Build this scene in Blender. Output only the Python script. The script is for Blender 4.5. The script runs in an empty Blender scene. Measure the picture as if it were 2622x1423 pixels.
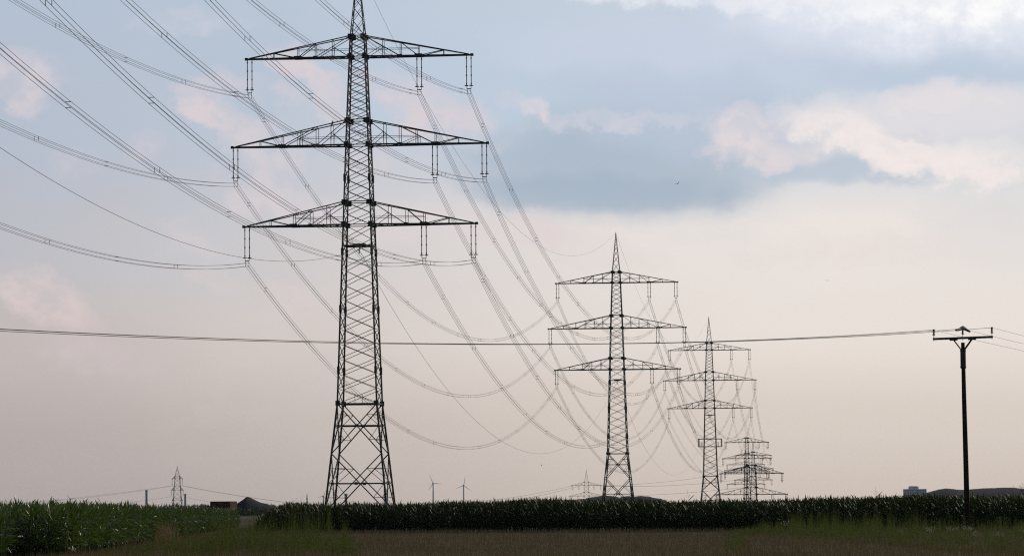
import bpy, math, random
import numpy as np
from mathutils import Vector, Matrix

sc = bpy.context.scene
COL = sc.collection
PI = math.pi
rnd = random.Random(7)
rng = np.random.default_rng(11)

# ------------------------------------------------------------------ camera
FPX = 9500.0                       # focal length in pixels of the 2622 px wide photograph
CAM_H = 1.8
PITCH = math.atan((1302 - 711.5) / FPX)
cam_d = bpy.data.cameras.new('camera')
cam = bpy.data.objects.new('camera', cam_d)
COL.objects.link(cam)
cam_d.sensor_width = 36.0
cam_d.lens = FPX / 2622 * 36.0
cam_d.clip_start = 0.5
cam_d.clip_end = 40000
cam.matrix_world = Matrix.Translation((0, 0, CAM_H)) @ Matrix.Rotation(PI / 2 + PITCH, 4, 'X') @ Matrix.Rotation(-0.0076, 4, 'Z')
sc.camera = cam
sc.view_settings.view_transform = 'Standard'
sc.view_settings.look = 'None'
sc.view_settings.exposure = 0.0
sc.view_settings.gamma = 1.0
sc.render.engine = 'CYCLES'
sc.cycles.volume_bounces = 1
sc.cycles.max_bounces = 6
sc.cycles.filter_width = 1.2
sc.cycles.use_denoising = False

# ------------------------------------------------------------------ sun and sky
SUN_AZ, SUN_EL = math.radians(40), math.radians(25)      # azimuth from +Y towards +X
sun_d = bpy.data.lights.new('sun', 'SUN')
sun_d.energy = 2.0
sun_d.angle = math.radians(0.6)
sun_d.color = (1.0, 0.87, 0.72)
sun = bpy.data.objects.new('sun', sun_d)
COL.objects.link(sun)
sdir = Vector((math.sin(SUN_AZ) * math.cos(SUN_EL), math.cos(SUN_AZ) * math.cos(SUN_EL), math.sin(SUN_EL)))
sun.rotation_euler = (-sdir).to_track_quat('-Z', 'Y').to_euler()
sun.location = sdir * 300


def lin(r, g, b):
    f = lambda c: (c / 255 / 12.92) if c / 255 < 0.04045 else ((c / 255 + 0.055) / 1.055) ** 2.4
    return (f(r), f(g), f(b), 1.0)


def build_world():
    w = bpy.data.worlds.new('World')
    sc.world = w
    w.use_nodes = True
    nt = w.node_tree
    nt.nodes.clear()
    N, L = nt.nodes.new, nt.links.new

    def val(x):
        return x

    def math_n(op, a, b=None, c=None, clamp=False):
        n = N('ShaderNodeMath'); n.operation = op; n.use_clamp = clamp
        for i, v in enumerate((a, b, c)):
            if v is None: continue
            if hasattr(v, 'node'): L(v, n.inputs[i])
            else: n.inputs[i].default_value = v
        return n.outputs[0]

    def smooth(v, a, b, c=0.0, d=1.0):
        n = N('ShaderNodeMapRange'); n.interpolation_type = 'SMOOTHSTEP'
        L(v, n.inputs[0])
        for i, q in enumerate((a, b, c, d)): n.inputs[i + 1].default_value = q
        return n.outputs[0]

    def mix(f, a, b):
        n = N('ShaderNodeMix'); n.data_type = 'RGBA'
        for i, v in ((0, f), (6, a), (7, b)):
            if hasattr(v, 'node'): L(v, n.inputs[i])
            else: n.inputs[i].default_value = v
        return n.outputs[2]

    def ramp(v, stops):
        n = N('ShaderNodeValToRGB'); cr = n.color_ramp
        cr.interpolation = 'B_SPLINE' if False else 'EASE'
        while len(cr.elements) < len(stops): cr.elements.new(0.5)
        for e, (p, c) in zip(cr.elements, stops):
            e.position = p; e.color = lin(*c)
        L(v, n.inputs[0])
        return n.outputs[0]

    tc = N('ShaderNodeTexCoord')
    sx = N('ShaderNodeSeparateXYZ'); L(tc.outputs['Generated'], sx.inputs[0])
    az = math_n('ARCTAN2', sx.outputs[0], sx.outputs[1])
    el = math_n('ARCSINE', sx.outputs[2])
    u = math_n('MULTIPLY', az, 9500 / 1311)          # about -1..1 over the part of the sky looked at
    v = math_n('MULTIPLY', el, 9500 / 1302)          # 0 at the horizon, 1 at 7.9 degrees up
    vh = math_n('MULTIPLY', v, 0.5)
    cv = N('ShaderNodeCombineXYZ'); L(u, cv.inputs[0]); L(v, cv.inputs[1])

    def noise(scale, detail, rough, sy=1.0, off=(0, 0, 0), dist=0.0):
        m = N('ShaderNodeMapping'); L(cv.outputs[0], m.inputs[0])
        m.inputs['Location'].default_value = off
        m.inputs['Scale'].default_value = (1, sy, 1)
        n = N('ShaderNodeTexNoise'); L(m.outputs[0], n.inputs['Vector'])
        n.inputs['Scale'].default_value = scale; n.inputs['Detail'].default_value = detail
        n.inputs['Roughness'].default_value = rough; n.inputs['Distortion'].default_value = dist
        return n.outputs[0]

    n_big = noise(2.2, 5, 0.5, 1.7, (3.1, 1.7, 0))
    n_mid = noise(6.5, 6, 0.56, 1.25, (1.3, 7.7, 2))
    n_fine = noise(15, 5, 0.55, 1.1, (9.3, 2.2, 5), 0.4)
    left = ramp(vh, SKY_LEFT)
    right = ramp(vh, SKY_RIGHT)
    wob = math_n('MULTIPLY_ADD', n_big, 0.5, u)
    col = mix(smooth(wob, -0.95, 0.85), left, right)
    # soft mottling of the thin cloud sheet
    blue = smooth(n_big, 0.42, 0.68)
    hi = smooth(v, 0.3, 0.8)
    col = mix(math_n('MULTIPLY', math_n('MULTIPLY', blue, hi), 0.45), col, lin(176, 193, 212))
    pink = smooth(n_mid, 0.55, 0.78)
    midband = math_n('MULTIPLY', smooth(v, 0.1, 0.35), smooth(v, 1.0, 0.6))
    leftish = smooth(u, 0.5, -0.3, 0.12, 0.5)
    col = mix(math_n('MULTIPLY', math_n('MULTIPLY', pink, midband), leftish), col, lin(222, 209, 211))
    # cloud edges are pushed about by two octaves of turbulence
    def warp(n1, n2, a1, a2, base):
        t = math_n('MULTIPLY_ADD', math_n('SUBTRACT', n1, 0.5), a1, base)
        return math_n('MULTIPLY_ADD', math_n('SUBTRACT', n2, 0.5), a2, t)
    w1 = noise(5.0, 3, 0.5, 1.3, (4.4, 8.1, 1)); w2 = noise(5.0, 3, 0.5, 1.3, (14.4, 2.1, 7))
    w3 = noise(17, 7, 0.62, 1.2, (2.4, 6.1, 3)); w4 = noise(17, 7, 0.62, 1.2, (7.4, 1.1, 9))
    uw = warp(w1, w3, 0.14, 0.11, u); vw = warp(w2, w4, 0.09, 0.085, v)
    us = warp(w1, w3, 0.30, 0.05, u); vs_ = warp(w2, w4, 0.10, 0.025, v)
    tex = smooth(w3, 0.34, 0.64, 0.3, 1.0)
    tex1 = smooth(w4, 0.36, 0.62, 0.45, 1.0)
    for (x, y, rx, ry, c, st, tilt, k) in CLOUDS:
        u0 = (x - 1288) / 1288; v0 = (1279 - y) / 1279
        du = math_n('SUBTRACT', uw if k else us, u0); dv = math_n('SUBTRACT', vw if k else vs_, v0)
        if tilt: dv = math_n('MULTIPLY_ADD', du, tilt, dv)
        a = math_n('MULTIPLY', du, 1288 / rx); b = math_n('MULTIPLY', dv, 1279 / ry)
        d = math_n('ADD', math_n('MULTIPLY', a, a), math_n('MULTIPLY', b, b))
        m = smooth(d, 2.5, 0.0, 0, st) if k else smooth(d, 1.7, 0.1, 0, st)
        if k: m = math_n('MULTIPLY', m, tex if k == 2 else tex1)
        col = mix(m, col, lin(*c))
    up = N('ShaderNodeVectorMath'); up.operation = 'SCALE'
    L(col, up.inputs[0]); up.inputs['Scale'].default_value = SKY_GAIN / SKY_STRENGTH
    sky = N('ShaderNodeTexSky'); sky.sky_type = 'NISHITA'
    sky.sun_disc = False
    sky.sun_elevation = SUN_EL; sky.sun_rotation = SUN_AZ
    sky.air_density = 1.2; sky.dust_density = 2.5
    up_thin = smooth(v, 1.6, 5.0, 0.97, 0.35)         # the bright cloud sheet thins overhead ...
    side = math_n('SUBTRACT', u, 1.6); side = math_n('ABSOLUTE', side)
    thin = math_n('MULTIPLY', up_thin, smooth(side, 3.4, 8.0, 1.0, 0.25))   # ... and away from the sun
    out = mix(thin, sky.outputs[0], up.outputs[0])
    bg = N('ShaderNodeBackground'); L(out, bg.inputs[0]); bg.inputs[1].default_value = SKY_STRENGTH
    wo = N('ShaderNodeOutputWorld'); L(bg.outputs[0], wo.inputs[0])


SKY_GAIN = 1.0
SKY_STRENGTH = 0.06
SKY_LEFT = [(0.0, (176, 166, 163)), (0.06, (182, 172, 169)), (0.16, (196, 186, 184)), (0.26, (190, 189, 195)),
            (0.38, (182, 191, 207)), (0.52, (180, 194, 212)), (1.0, (184, 194, 208))]
SKY_RIGHT = [(0.0, (211, 197, 186)), (0.08, (221, 209, 199)), (0.18, (236, 227, 220)), (0.27, (238, 230, 225)),
             (0.34, (216, 219, 224)), (0.46, (201, 212, 226)), (1.0, (205, 208, 214))]
PINK = (219, 209, 214)
# x, y, rx, ry (pixels of a 2576 px wide photograph), colour, strength, slope, kind (0 soft layer, 1 ragged, 2 ragged and textured)
CLOUDS = [
    (1350, 240, 560, 170, (189, 204, 222), 0.75, 0.05, 0), (1900, 150, 620, 90, (202, 211, 228), 0.8, 0.05, 0),
    (1560, 420, 420, 130, (170, 185, 202), 0.82, 0.0, 0), (1500, 490, 330, 48, (164, 181, 199), 0.7, 0.0, 0),
    (1760, 300, 330, 110, (186, 199, 217), 0.7, 0.12, 0), (2420, 205, 330, 45, (189, 204, 222), 0.8, 0.0, 0),
    (2300, 190, 700, 60, (190, 204, 222), 0.5, -0.05, 0), (2120, 450, 260, 34, (186, 199, 214), 0.85, 0.0, 0),
    (2440, 40, 640, 130, (224, 229, 241), 0.9, 0.05, 0), (2490, -15, 470, 115, (255, 255, 255), 1.0, 0.06, 1),
    (2000, -10, 420, 40, (240, 240, 246), 0.8, 0.0, 1), (1640, -5, 190, 22, (228, 231, 240), 0.7, 0.0, 1),
    (2420, 300, 280, 70, (226, 223, 228), 0.85, 0.0, 0), (2330, 262, 190, 26, (232, 225, 228), 0.7, 0.0, 1),
    (2100, 320, 120, 48, (245, 235, 232), 0.8, 0.25, 1), (2170, 362, 170, 52, (245, 235, 232), 0.8, 0.3, 1),
    (2285, 398, 150, 52, (245, 235, 232), 0.8, 0.3, 1), (2330, 440, 130, 34, (245, 235, 232), 0.8, 0.1, 1),
    (2470, 424, 140, 36, (245, 235, 232), 0.8, 0.0, 1), (2310, 345, 60, 14, (212, 212, 220), 0.5, 0.2, 1),
    (2080, 420, 80, 20, (190, 200, 214), 0.6, 0.0, 1),
    (1877, 330, 68, 36, (230, 219, 222), 0.8, 0.0, 1), (1893, 393, 95, 42, (229, 219, 221), 0.85, 0.1, 1),
    (1985, 395, 90, 36, (224, 216, 220), 0.6, 0.0, 1),
    (1550, 309, 190, 19, (214, 212, 221), 0.7, -0.06, 1), (1340, 287, 32, 24, (230, 219, 222), 0.8, 0.0, 1),
    (1290, 262, 40, 20, (215, 212, 220), 0.5, 0.2, 1),
    (487, 256, 50, 30, PINK, 0.95, 0.5, 1), (540, 288, 55, 38, PINK, 0.95, 0.5, 1), (555, 215, 70, 28, PINK, 0.6, 0.0, 2),
    (633, 335, 42, 42, PINK, 0.8, 0.0, 2), (576, 361, 34, 30, PINK, 0.7, 0.0, 2), (654, 408, 42, 38, PINK, 0.75, 0.4, 2),
    (733, 398, 34, 34, PINK, 0.75, 0.3, 2), (745, 162, 70, 26, PINK, 0.9, 0.15, 1), (805, 188, 50, 30, PINK, 0.85, 0.3, 1),
    (838, 245, 55, 50, PINK, 0.7, 0.3, 2), (712, 230, 40, 22, PINK, 0.5, 0.0, 2), (1100, 285, 95, 55, PINK, 0.95, 0.2, 1),
    (1000, 212, 90, 26, PINK, 0.5, 0.1, 2), (696, 480, 60, 34, PINK, 0.8, 0.3, 2), (765, 508, 80, 34, PINK, 0.8, 0.4, 2),
    (615, 497, 55, 36, PINK, 0.7, 0.3, 2), (60, 190, 95, 48, PINK, 0.75, 0.0, 2), (118, 205, 40, 34, PINK, 0.7, 0.0, 2),
    (80, 250, 42, 50, PINK, 0.7, 0.3, 2), (366, 356, 40, 30, PINK, 0.4, 0.0, 2), (480, 60, 130, 30, (214, 211, 222), 0.45, 0.0, 2),
    (105, 750, 120, 46, (222, 205, 204), 0.85, 0.35, 2), (250, 880, 140, 40, (207, 195, 195), 0.6, 0.2, 2),
    (740, 755, 60, 32, (222, 208, 207), 0.6, 0.3, 2), (1130, 572, 230, 46, (224, 213, 215), 0.6, 0.05, 2),
    (1385, 580, 75, 32, (226, 214, 214), 0.8, 0.1, 1), (560, 700, 60, 30, (218, 205, 205), 0.5, 0.3, 2),
    (1230, 360, 50, 26, (205, 207, 217), 0.5, 0.0, 2), (1520, 640, 150, 34, (228, 217, 214), 0.5, 0.1, 2),
    (2150, 640, 260, 40, (232, 221, 216), 0.5, 0.0, 2),
]
build_world()

# ------------------------------------------------------------------ helpers
class MB:
    """collects bars, tubes, boxes; build() links them as ONE mesh object"""
    def __init__(s): s.v = []; s.f = []; s.mi = []
    def add(s, vs, fs, m=0):
        o = len(s.v); s.v += [tuple(p) for p in vs]
        s.f += [tuple(i + o for i in f) for f in fs]; s.mi += [m] * len(fs)
    def bar(s, p, q, w, h=None, m=0):
        p, q = Vector(p), Vector(q); d = q - p
        if d.length < 1e-6: return
        h = h or w; d.normalize()
        up = Vector((0, 0, 1)) if abs(d.z) < 0.9 else Vector((0, 1, 0))
        a = d.cross(up).normalized() * w / 2; b = a.cross(d).normalized() * h / 2
        vs = [e + i * a + j * b for e in (p, q) for i, j in ((-1, -1), (1, -1), (1, 1), (-1, 1))]
        s.add(vs, [(0, 3, 2, 1), (4, 5, 6, 7), (0, 1, 5, 4), (1, 2, 6, 5), (2, 3, 7, 6), (3, 0, 4, 7)], m)
    def box(s, c, d, m=0):
        x, y, z = c; a, b, e = d[0] / 2, d[1] / 2, d[2] / 2
        vs = [(x + i * a, y + j * b, z + k * e) for k in (-1, 1) for i, j in ((-1, -1), (1, -1), (1, 1), (-1, 1))]
        s.add(vs, [(0, 3, 2, 1), (4, 5, 6, 7), (0, 1, 5, 4), (1, 2, 6, 5), (2, 3, 7, 6), (3, 0, 4, 7)], m)
    def tube(s, pts, rad, n=6, m=0, cap=True):
        pts = [Vector(p) for p in pts]; k = len(pts)
        rads = rad if hasattr(rad, '__len__') else [rad] * k
        vs = []
        for i, p in enumerate(pts):
            d = (pts[min(i + 1, k - 1)] - pts[max(i - 1, 0)]).normalized()
            up = Vector((0, 0, 1)) if abs(d.z) < 0.9 else Vector((0, 1, 0))
            a = d.cross(up).normalized(); b = a.cross(d)
            for j in range(n):
                t = 2 * PI * j / n
                vs.append(p + (a * math.cos(t) + b * math.sin(t)) * rads[i])
        fs = [(i * n + j, i * n + (j + 1) % n, (i + 1) * n + (j + 1) % n, (i + 1) * n + j) for i in range(k - 1) for j in range(n)]
        if cap: fs += [tuple(range(n))[::-1], tuple((k - 1) * n + j for j in range(n))]
        s.add(vs, fs, m)
    def ring(s, c, R, r, n=12, m=0):
        vs, fs = [], []
        for i in range(n):
            t = 2 * PI * i / n
            for j in range(4):
                a = PI / 2 * j
                q = R + r * math.cos(a)
                vs.append((c[0] + q * math.cos(t), c[1] + q * math.sin(t), c[2] + r * math.sin(a)))
        for i in range(n):
            for j in range(4):
                fs.append((i * 4 + j, ((i + 1) % n) * 4 + j, ((i + 1) % n) * 4 + (j + 1) % 4, i * 4 + (j + 1) % 4))
        s.add(vs, fs, m)
    def build(s, name, mat, parent=None, smooth=False):
        me = bpy.data.meshes.new(name)
        me.from_pydata(s.v, [], s.f)
        for mm in (mat if isinstance(mat, (list, tuple)) else [mat]): me.materials.append(mm)
        if any(s.mi): me.polygons.foreach_set('material_index', s.mi)
        if smooth: me.polygons.foreach_set('use_smooth', [True] * len(s.f))
        me.update()
        o = bpy.data.objects.new(name, me); COL.objects.link(o)
        if parent: o.parent = parent
        return o


def np_mesh(name, V, F, mats, mi=None, parent=None, smooth=False):
    """V (n,3), F (m,k) with k 3 or 4 -> one mesh object"""
    me = bpy.data.meshes.new(name)
    m, k = F.shape
    me.vertices.add(len(V)); me.vertices.foreach_set('co', V.astype(np.float32).ravel())
    me.loops.add(m * k); me.loops.foreach_set('vertex_index', F.astype(np.int32).ravel())
    me.polygons.add(m)
    me.polygons.foreach_set('loop_start', np.arange(0, m * k, k, dtype=np.int32))
    me.polygons.foreach_set('loop_total', np.full(m, k, np.int32))
    for mm in mats: me.materials.append(mm)
    if mi is not None: me.polygons.foreach_set('material_index', mi.astype(np.int32))
    if smooth: me.polygons.foreach_set('use_smooth', np.ones(m, bool))
    me.update(calc_edges=True)
    o = bpy.data.objects.new(name, me); COL.objects.link(o)
    if parent: o.parent = parent
    return o


def thing(name, label, cat, loc=(0, 0, 0), rz=0.0, group=None):
    o = bpy.data.objects.new(name, None); COL.objects.link(o)
    o.empty_display_size = 0.5
    o.location = loc; o.rotation_euler = (0, 0, rz)
    o['label'] = label; o['category'] = cat
    if group: o['group'] = group
    return o


def tag(o, label, cat, group=None, kind=None):
    o['label'] = label; o['category'] = cat
    if group: o['group'] = group
    if kind: o['kind'] = kind
    return o


# ------------------------------------------------------------------ materials
def mat(name, c1, c2=None, scale=1.0, rough=0.7, spec=0.3, bump=0.0, metal=0.0, trans=0.0, tcol=None, stretch=(1, 1, 1), detail=4, lo=0.35, hi=0.65):
    m = bpy.data.materials.new(name); m.use_nodes = True
    nt = m.node_tree; N, L = nt.nodes.new, nt.links.new
    b = nt.nodes['Principled BSDF']; out = nt.nodes['Material Output']
    b.inputs['Roughness'].default_value = rough
    b.inputs['Specular IOR Level'].default_value = spec
    b.inputs['Metallic'].default_value = metal
    b.inputs['Base Color'].default_value = (*c1, 1)
    if c2:
        tc = N('ShaderNodeTexCoord'); mp = N('ShaderNodeMapping'); L(tc.outputs['Object'], mp.inputs[0])
        mp.inputs['Scale'].default_value = stretch
        nz = N('ShaderNodeTexNoise'); L(mp.outputs[0], nz.inputs['Vector'])
        nz.inputs['Scale'].default_value = scale; nz.inputs['Detail'].default_value = detail; nz.inputs['Roughness'].default_value = 0.6
        cr = N('ShaderNodeValToRGB'); L(nz.outputs[0], cr.inputs[0])
        cr.color_ramp.elements[0].position = lo; cr.color_ramp.elements[0].color = (*c1, 1)
        cr.color_ramp.elements[1].position = hi; cr.color_ramp.elements[1].color = (*c2, 1)
        L(cr.outputs[0], b.inputs['Base Color'])
        if bump:
            bp = N('ShaderNodeBump'); bp.inputs['Strength'].default_value = bump; bp.inputs['Distance'].default_value = 0.1
            L(nz.outputs[0], bp.inputs['Height']); L(bp.outputs[0], b.inputs['Normal'])
    if trans:
        t = N('ShaderNodeBsdfTranslucent'); t.inputs[0].default_value = (*(tcol or c1), 1)
        mx = N('ShaderNodeMixShader'); mx.inputs[0].default_value = trans
        L(b.outputs[0], mx.inputs[1]); L(t.outputs[0], mx.inputs[2]); L(mx.outputs[0], out.inputs[0])
    return m


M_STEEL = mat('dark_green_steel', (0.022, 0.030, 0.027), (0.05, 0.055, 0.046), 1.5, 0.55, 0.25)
M_STEEL_FAR = mat('haze_paled_steel', (0.05, 0.054, 0.056), (0.08, 0.084, 0.088), 0.8, 0.6, 0.25)  # pylon steel lightened: distance haze put into the colour
M_STEEL_FARTHEST = mat('haze_palest_steel', (0.14, 0.15, 0.155), (0.22, 0.23, 0.235), 0.8, 0.6, 0.25)  # still paler steel, haze of the farthest pylons painted into its colour
M_INS = mat('dark_insulator_glaze', (0.02, 0.016, 0.014), (0.03, 0.025, 0.022), 3, 0.35, 0.4)
M_WIRE = mat('dull_aluminium_wire', (0.05, 0.047, 0.045), (0.075, 0.07, 0.066), 0.4, 0.6, 0.2)
M_WOOD = mat('tarred_wood', (0.018, 0.013, 0.01), (0.035, 0.026, 0.02), 3, 0.8, 0.15, stretch=(6, 6, 0.3))
M_POLEMETAL = mat('dark_pole_metal', (0.02, 0.02, 0.02), (0.03, 0.03, 0.03), 4, 0.5, 0.3)
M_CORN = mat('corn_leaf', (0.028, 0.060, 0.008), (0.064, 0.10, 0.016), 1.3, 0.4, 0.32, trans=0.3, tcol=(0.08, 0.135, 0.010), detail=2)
M_CORN_SHADED = mat('corn_leaf_shaded', (0.010, 0.022, 0.005), (0.026, 0.043, 0.010), 1.3, 0.5, 0.07, trans=0.16, tcol=(0.035, 0.06, 0.008), detail=2)  # same leaf, with the backlit field's shade put into a darker colour
M_TASSEL = mat('corn_tassel', (0.10, 0.085, 0.04), (0.16, 0.13, 0.07), 3, 0.8, 0.1)
M_STALK = mat('corn_stalk', (0.035, 0.05, 0.02), (0.06, 0.06, 0.03), 3, 0.7, 0.2)
M_WEED = mat('weed_green', (0.022, 0.036, 0.009), (0.062, 0.078, 0.019), 0.9, 0.8, 0.08, trans=0.42, tcol=(0.11, 0.14, 0.03), detail=3)
M_WEED2 = mat('weed_bright', (0.05, 0.085, 0.015), (0.10, 0.13, 0.02), 0.6, 0.7, 0.2, trans=0.3, tcol=(0.09, 0.12, 0.02), detail=3)
M_DRY = mat('dry_grass', (0.17, 0.135, 0.07), (0.30, 0.25, 0.13), 1.2, 0.85, 0.1, trans=0.25, tcol=(0.2, 0.15, 0.08))
M_STUB = mat('stubble_straw', (0.11, 0.08, 0.036), (0.32, 0.24, 0.12), 0.16, 0.85, 0.1, trans=0.2, tcol=(0.12, 0.085, 0.045), detail=6)
M_FLOWER = mat('thistle_down', (0.6, 0.56, 0.5), (0.75, 0.7, 0.64), 6, 0.9, 0.1, trans=0.3, tcol=(0.6, 0.55, 0.5))
M_GROUND = mat('field_soil', (0.03, 0.021, 0.012), (0.065, 0.048, 0.026), 0.05, 0.95, 0.05, bump=0.3, detail=10)
M_PATH = mat('dusty_track', (0.045, 0.048, 0.054), (0.075, 0.077, 0.083), 0.2, 0.95, 0.05)
M_HEAP = mat('dark_rubble', (0.008, 0.012, 0.017), (0.016, 0.02, 0.026), 0.25, 0.9, 0.1, bump=0.4)
M_WOODS = mat('far_wood', (0.004, 0.007, 0.009), (0.009, 0.012, 0.014), 0.15, 0.9, 0.1)
M_BUSH = mat('bush_leaf', (0.02, 0.034, 0.014), (0.045, 0.06, 0.024), 0.5, 0.7, 0.2, trans=0.15, tcol=(0.04, 0.06, 0.02))
M_BARK = mat('bark', (0.05, 0.04, 0.03), (0.08, 0.065, 0.05), 2, 0.9, 0.1)
M_STRAW = mat('old_straw_bale', (0.045, 0.024, 0.015), (0.10, 0.055, 0.033), 2.2, 0.95, 0.05, bump=0.4, stretch=(1, 1, 3))
M_CONC = mat('pale_facade', (0.5, 0.52, 0.55), (0.58, 0.6, 0.63), 0.1, 0.8, 0.2)
M_GLASS = mat('dark_window_band', (0.10, 0.12, 0.15), (0.16, 0.18, 0.2), 0.3, 0.3, 0.4)
M_WHITE = mat('turbine_white', (0.56, 0.6, 0.64), (0.62, 0.66, 0.7), 0.1, 0.5, 0.3)
M_CHIM = mat('chimney_grey', (0.3, 0.32, 0.35), (0.38, 0.4, 0.43), 0.1, 0.8, 0.2)
M_BIRD = mat('bird_plumage', (0.02, 0.02, 0.022), (0.04, 0.04, 0.042), 8, 0.7, 0.2)
M_RED = mat('rust_red_spike', (0.16, 0.05, 0.025), (0.22, 0.08, 0.04), 6, 0.8, 0.1)

# ------------------------------------------------------------------ ground and haze
def sheet(name, pts, z, m):
    b = MB(); b.add([(x, y, z) for x, y in pts], [tuple(range(len(pts)))])
    o = b.build(name, m); o['kind'] = 'structure'; return o


gb = MB()
ring_r = [0, 60, 150, 300, 600, 1200, 3000, 8000, 20000]
gv = [(0, 0, 0)]
for r in ring_r[1:]:
    gv += [(r * math.cos(2 * PI * i / 48), r * math.sin(2 * PI * i / 48), 0) for i in range(48)]
gf = [(0, 1 + i, 1 + (i + 1) % 48) for i in range(48)]
for k in range(len(ring_r) - 2):
    a, c = 1 + 48 * k, 1 + 48 * (k + 1)
    gf += [(a + i, c + i, c + (i + 1) % 48, a + (i + 1) % 48) for i in range(48)]
gb.add(gv, gf)
g = gb.build('ground', M_GROUND); g['kind'] = 'structure'
sheet('path', [(-140, 880), (20, 880), (20, 1150), (-140, 1150)], 0.004, M_PATH)

# ------------------------------------------------------------------ lattice pylons
def side_fn(prof):
    zs = [p[0] for p in prof]; ws = [p[1] for p in prof]
    return lambda z: float(np.interp(z, zs, ws))


def make_pylon(P):
    """P: prof [(z, side)], waist, low [(z...)], arms [...], tip, weights"""
    root = thing('lattice_pylon', P['label'], 'pylon', (*P['xy'], 0), -P['psi'], P.get('group'))
    S = side_fn(P['prof']); th = P.get('th', 1.0); st = P.get('mat', M_STEEL)
    near = P.get('near', False)
    zs_top = P['top']; waist = P['waist']
    cor = lambda z, i, j: Vector((i * S(z) / 2, j * S(z) / 2, z))
    # --- legs, each a mesh of its own with splice plates and step bolts
    for i, j in ((-1, -1), (1, -1), (1, 1), (-1, 1)):
        b = MB()
        brk = [0] + [p[0] for p in P['prof'] if 0 < p[0] < zs_top] + [zs_top]
        for z0, z1 in zip(brk[:-1], brk[1:]):
            w = (0.21 if z0 < waist else 0.19 if z0 < P['arms'][-1]['zb'] else 0.155) * th
            b.bar(cor(z0, i, j), cor(z1, i, j), w)
        for z in P.get('splice', []):
            c = cor(z, i, j); b.box((c.x, c.y, c.z), (0.3 * th, 0.3 * th, 0.9))
        for z in [a['zt'] for a in P['arms']]:
            c = cor(z, i, j); b.box((c.x - i * 0.08, c.y, c.z - 0.1), (0.75 * th, 0.2, 0.62)); b.box((c.x, c.y, c.z - 0.12), (0.2, 0.5 * th, 0.5))
        for z in [a['zb'] for a in P['arms']] + [waist]:
            c = cor(z, i, j); b.box((c.x - i * 0.05, c.y, c.z + 0.08), (0.55 * th, 0.24, 0.6))
        if near:
            z = 3.0; k = 0
            while z < zs_top:
                c = cor(z, i, j)
                if i * j < 0: b.bar(c, c + Vector((i * 0.32, 0, 0)), 0.035) if k % 2 else b.bar(c, c + Vector((0, j * 0.3, 0)), 0.035)
                z += 0.42; k += 1
        b.box((i * S(0) / 2, j * S(0) / 2, 0.15), (0.9, 0.9, 0.3))
        b.build('leg', st, root)
    # --- mast lattice
    b = MB()
    faces = [((-1, -1), (1, -1)), ((1, -1), (1, 1)), ((1, 1), (-1, 1)), ((-1, 1), (-1, -1))]
    marks = sorted([waist] + [z for a in P['arms'] for z in (a['zb'], a['zt'])])
    lev = []
    for z0, z1 in zip(marks[:-1], marks[1:]):
        n = max(1, round((z1 - z0) / (P.get('pan', 0.46) * S((z0 + z1) / 2))))
        lev += [z0 + (z1 - z0) * k / n for k in range(n)]
    lev.append(marks[-1])
    wd = 0.09 * th
    for z0, z1 in zip(lev[:-1], lev[1:]):
        for (p, q) in faces:
            b.bar(cor(z0, *p), cor(z1, *q), wd, wd * 0.7); b.bar(cor(z1, *p), cor(z0, *q), wd, wd * 0.7)
    for z in marks:
        for (p, q) in faces: b.bar(cor(z, *p), cor(z, *q), wd * (1.9 if z == waist else 1.2), wd * (1.7 if z == waist else 1.1))
    if near:
        for k in (-0.5, 0.5):                                      # small uprights over the waist frame
            b.bar((k * 0.9 + 0.2, -S(waist) / 2, waist), (k * 0.9 + 0.2, -S(waist) / 2, waist + 1.2), 0.05)
    b.build('mast_bracing', st, root)
    # --- spread leg bracing below the waist
    b = MB(); wl = 0.125 * th
    zz = P['low']
    for (za, zc, zb2) in zip(zz[:-1:2], zz[1::2], zz[2::2]):
        for (p, q) in faces:
            A, B = cor(za, *p), cor(za, *q); C, D = cor(zb2, *p), cor(zb2, *q)
            b.bar(A, D, wl); b.bar(B, C, wl)
            E, F_ = cor(zc, *p), cor(zc, *q); b.bar(E, F_, wl, wl)
            X = (E + F_) / 2
            b.box(X, (0.34 * th, 0.34 * th, 0.34 * th))
            tq = wl * 0.5
            for (T, U, Lg) in ((A, D, p), (B, C, q)):
                # redundants between the leg and the nearest diagonal
                up = (cor((za + zc) / 2, *Lg)); on = T.lerp(U, 0.5 * (za - zc) / (za - zb2) )
                b.bar(up, on, tq); b.bar(on, cor(zc, *Lg), tq)
            for (T, U, Lg) in ((B, C, p), (A, D, q)):
                dn = cor((zc + zb2) / 2, *Lg); fr = 1 - 0.5 * (zc - zb2) / (za - zb2); on = T.lerp(U, fr)
                b.bar(dn, on, tq); b.bar(on, cor(zc, *Lg), tq)
    b.build('leg_bracing', st, root)
    # --- earth wire peak
    if P['tip'] > zs_top + 1:
        b = MB(); t = Vector((0, 0, P['tip']))
        n = P.get('peak_n', 9); prev = None
        for k in range(n + 1):
            f = 1 - (1 - k / n) ** 1.0 * 1.0
            f = 1 - 0.80 ** (k * 9 / n) * (1 - k / n) ** 0.3 if k < n else 1.0
            z = zs_top + (P['tip'] - zs_top) * f; s2 = S(zs_top) * (1 - f) * 0.96 + 0.05
            cur = [Vector((i * s2 / 2, j * s2 / 2, z)) for i, j in ((-1, -1), (1, -1), (1, 1), (-1, 1))]
            if prev:
                for q in range(4):
                    b.bar(prev[q], cur[q], 0.1 * th)
                    b.bar(prev[q], cur[(q + 1) % 4], 0.05 * th); b.bar(prev[(q + 1) % 4], cur[q], 0.05 * th)
            prev = cur
        b.bar(t - Vector((0, 0, 0.4)), t + Vector((0, 0, 0.35)), 0.09 * th)
        b.build('spire', st, root)
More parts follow.
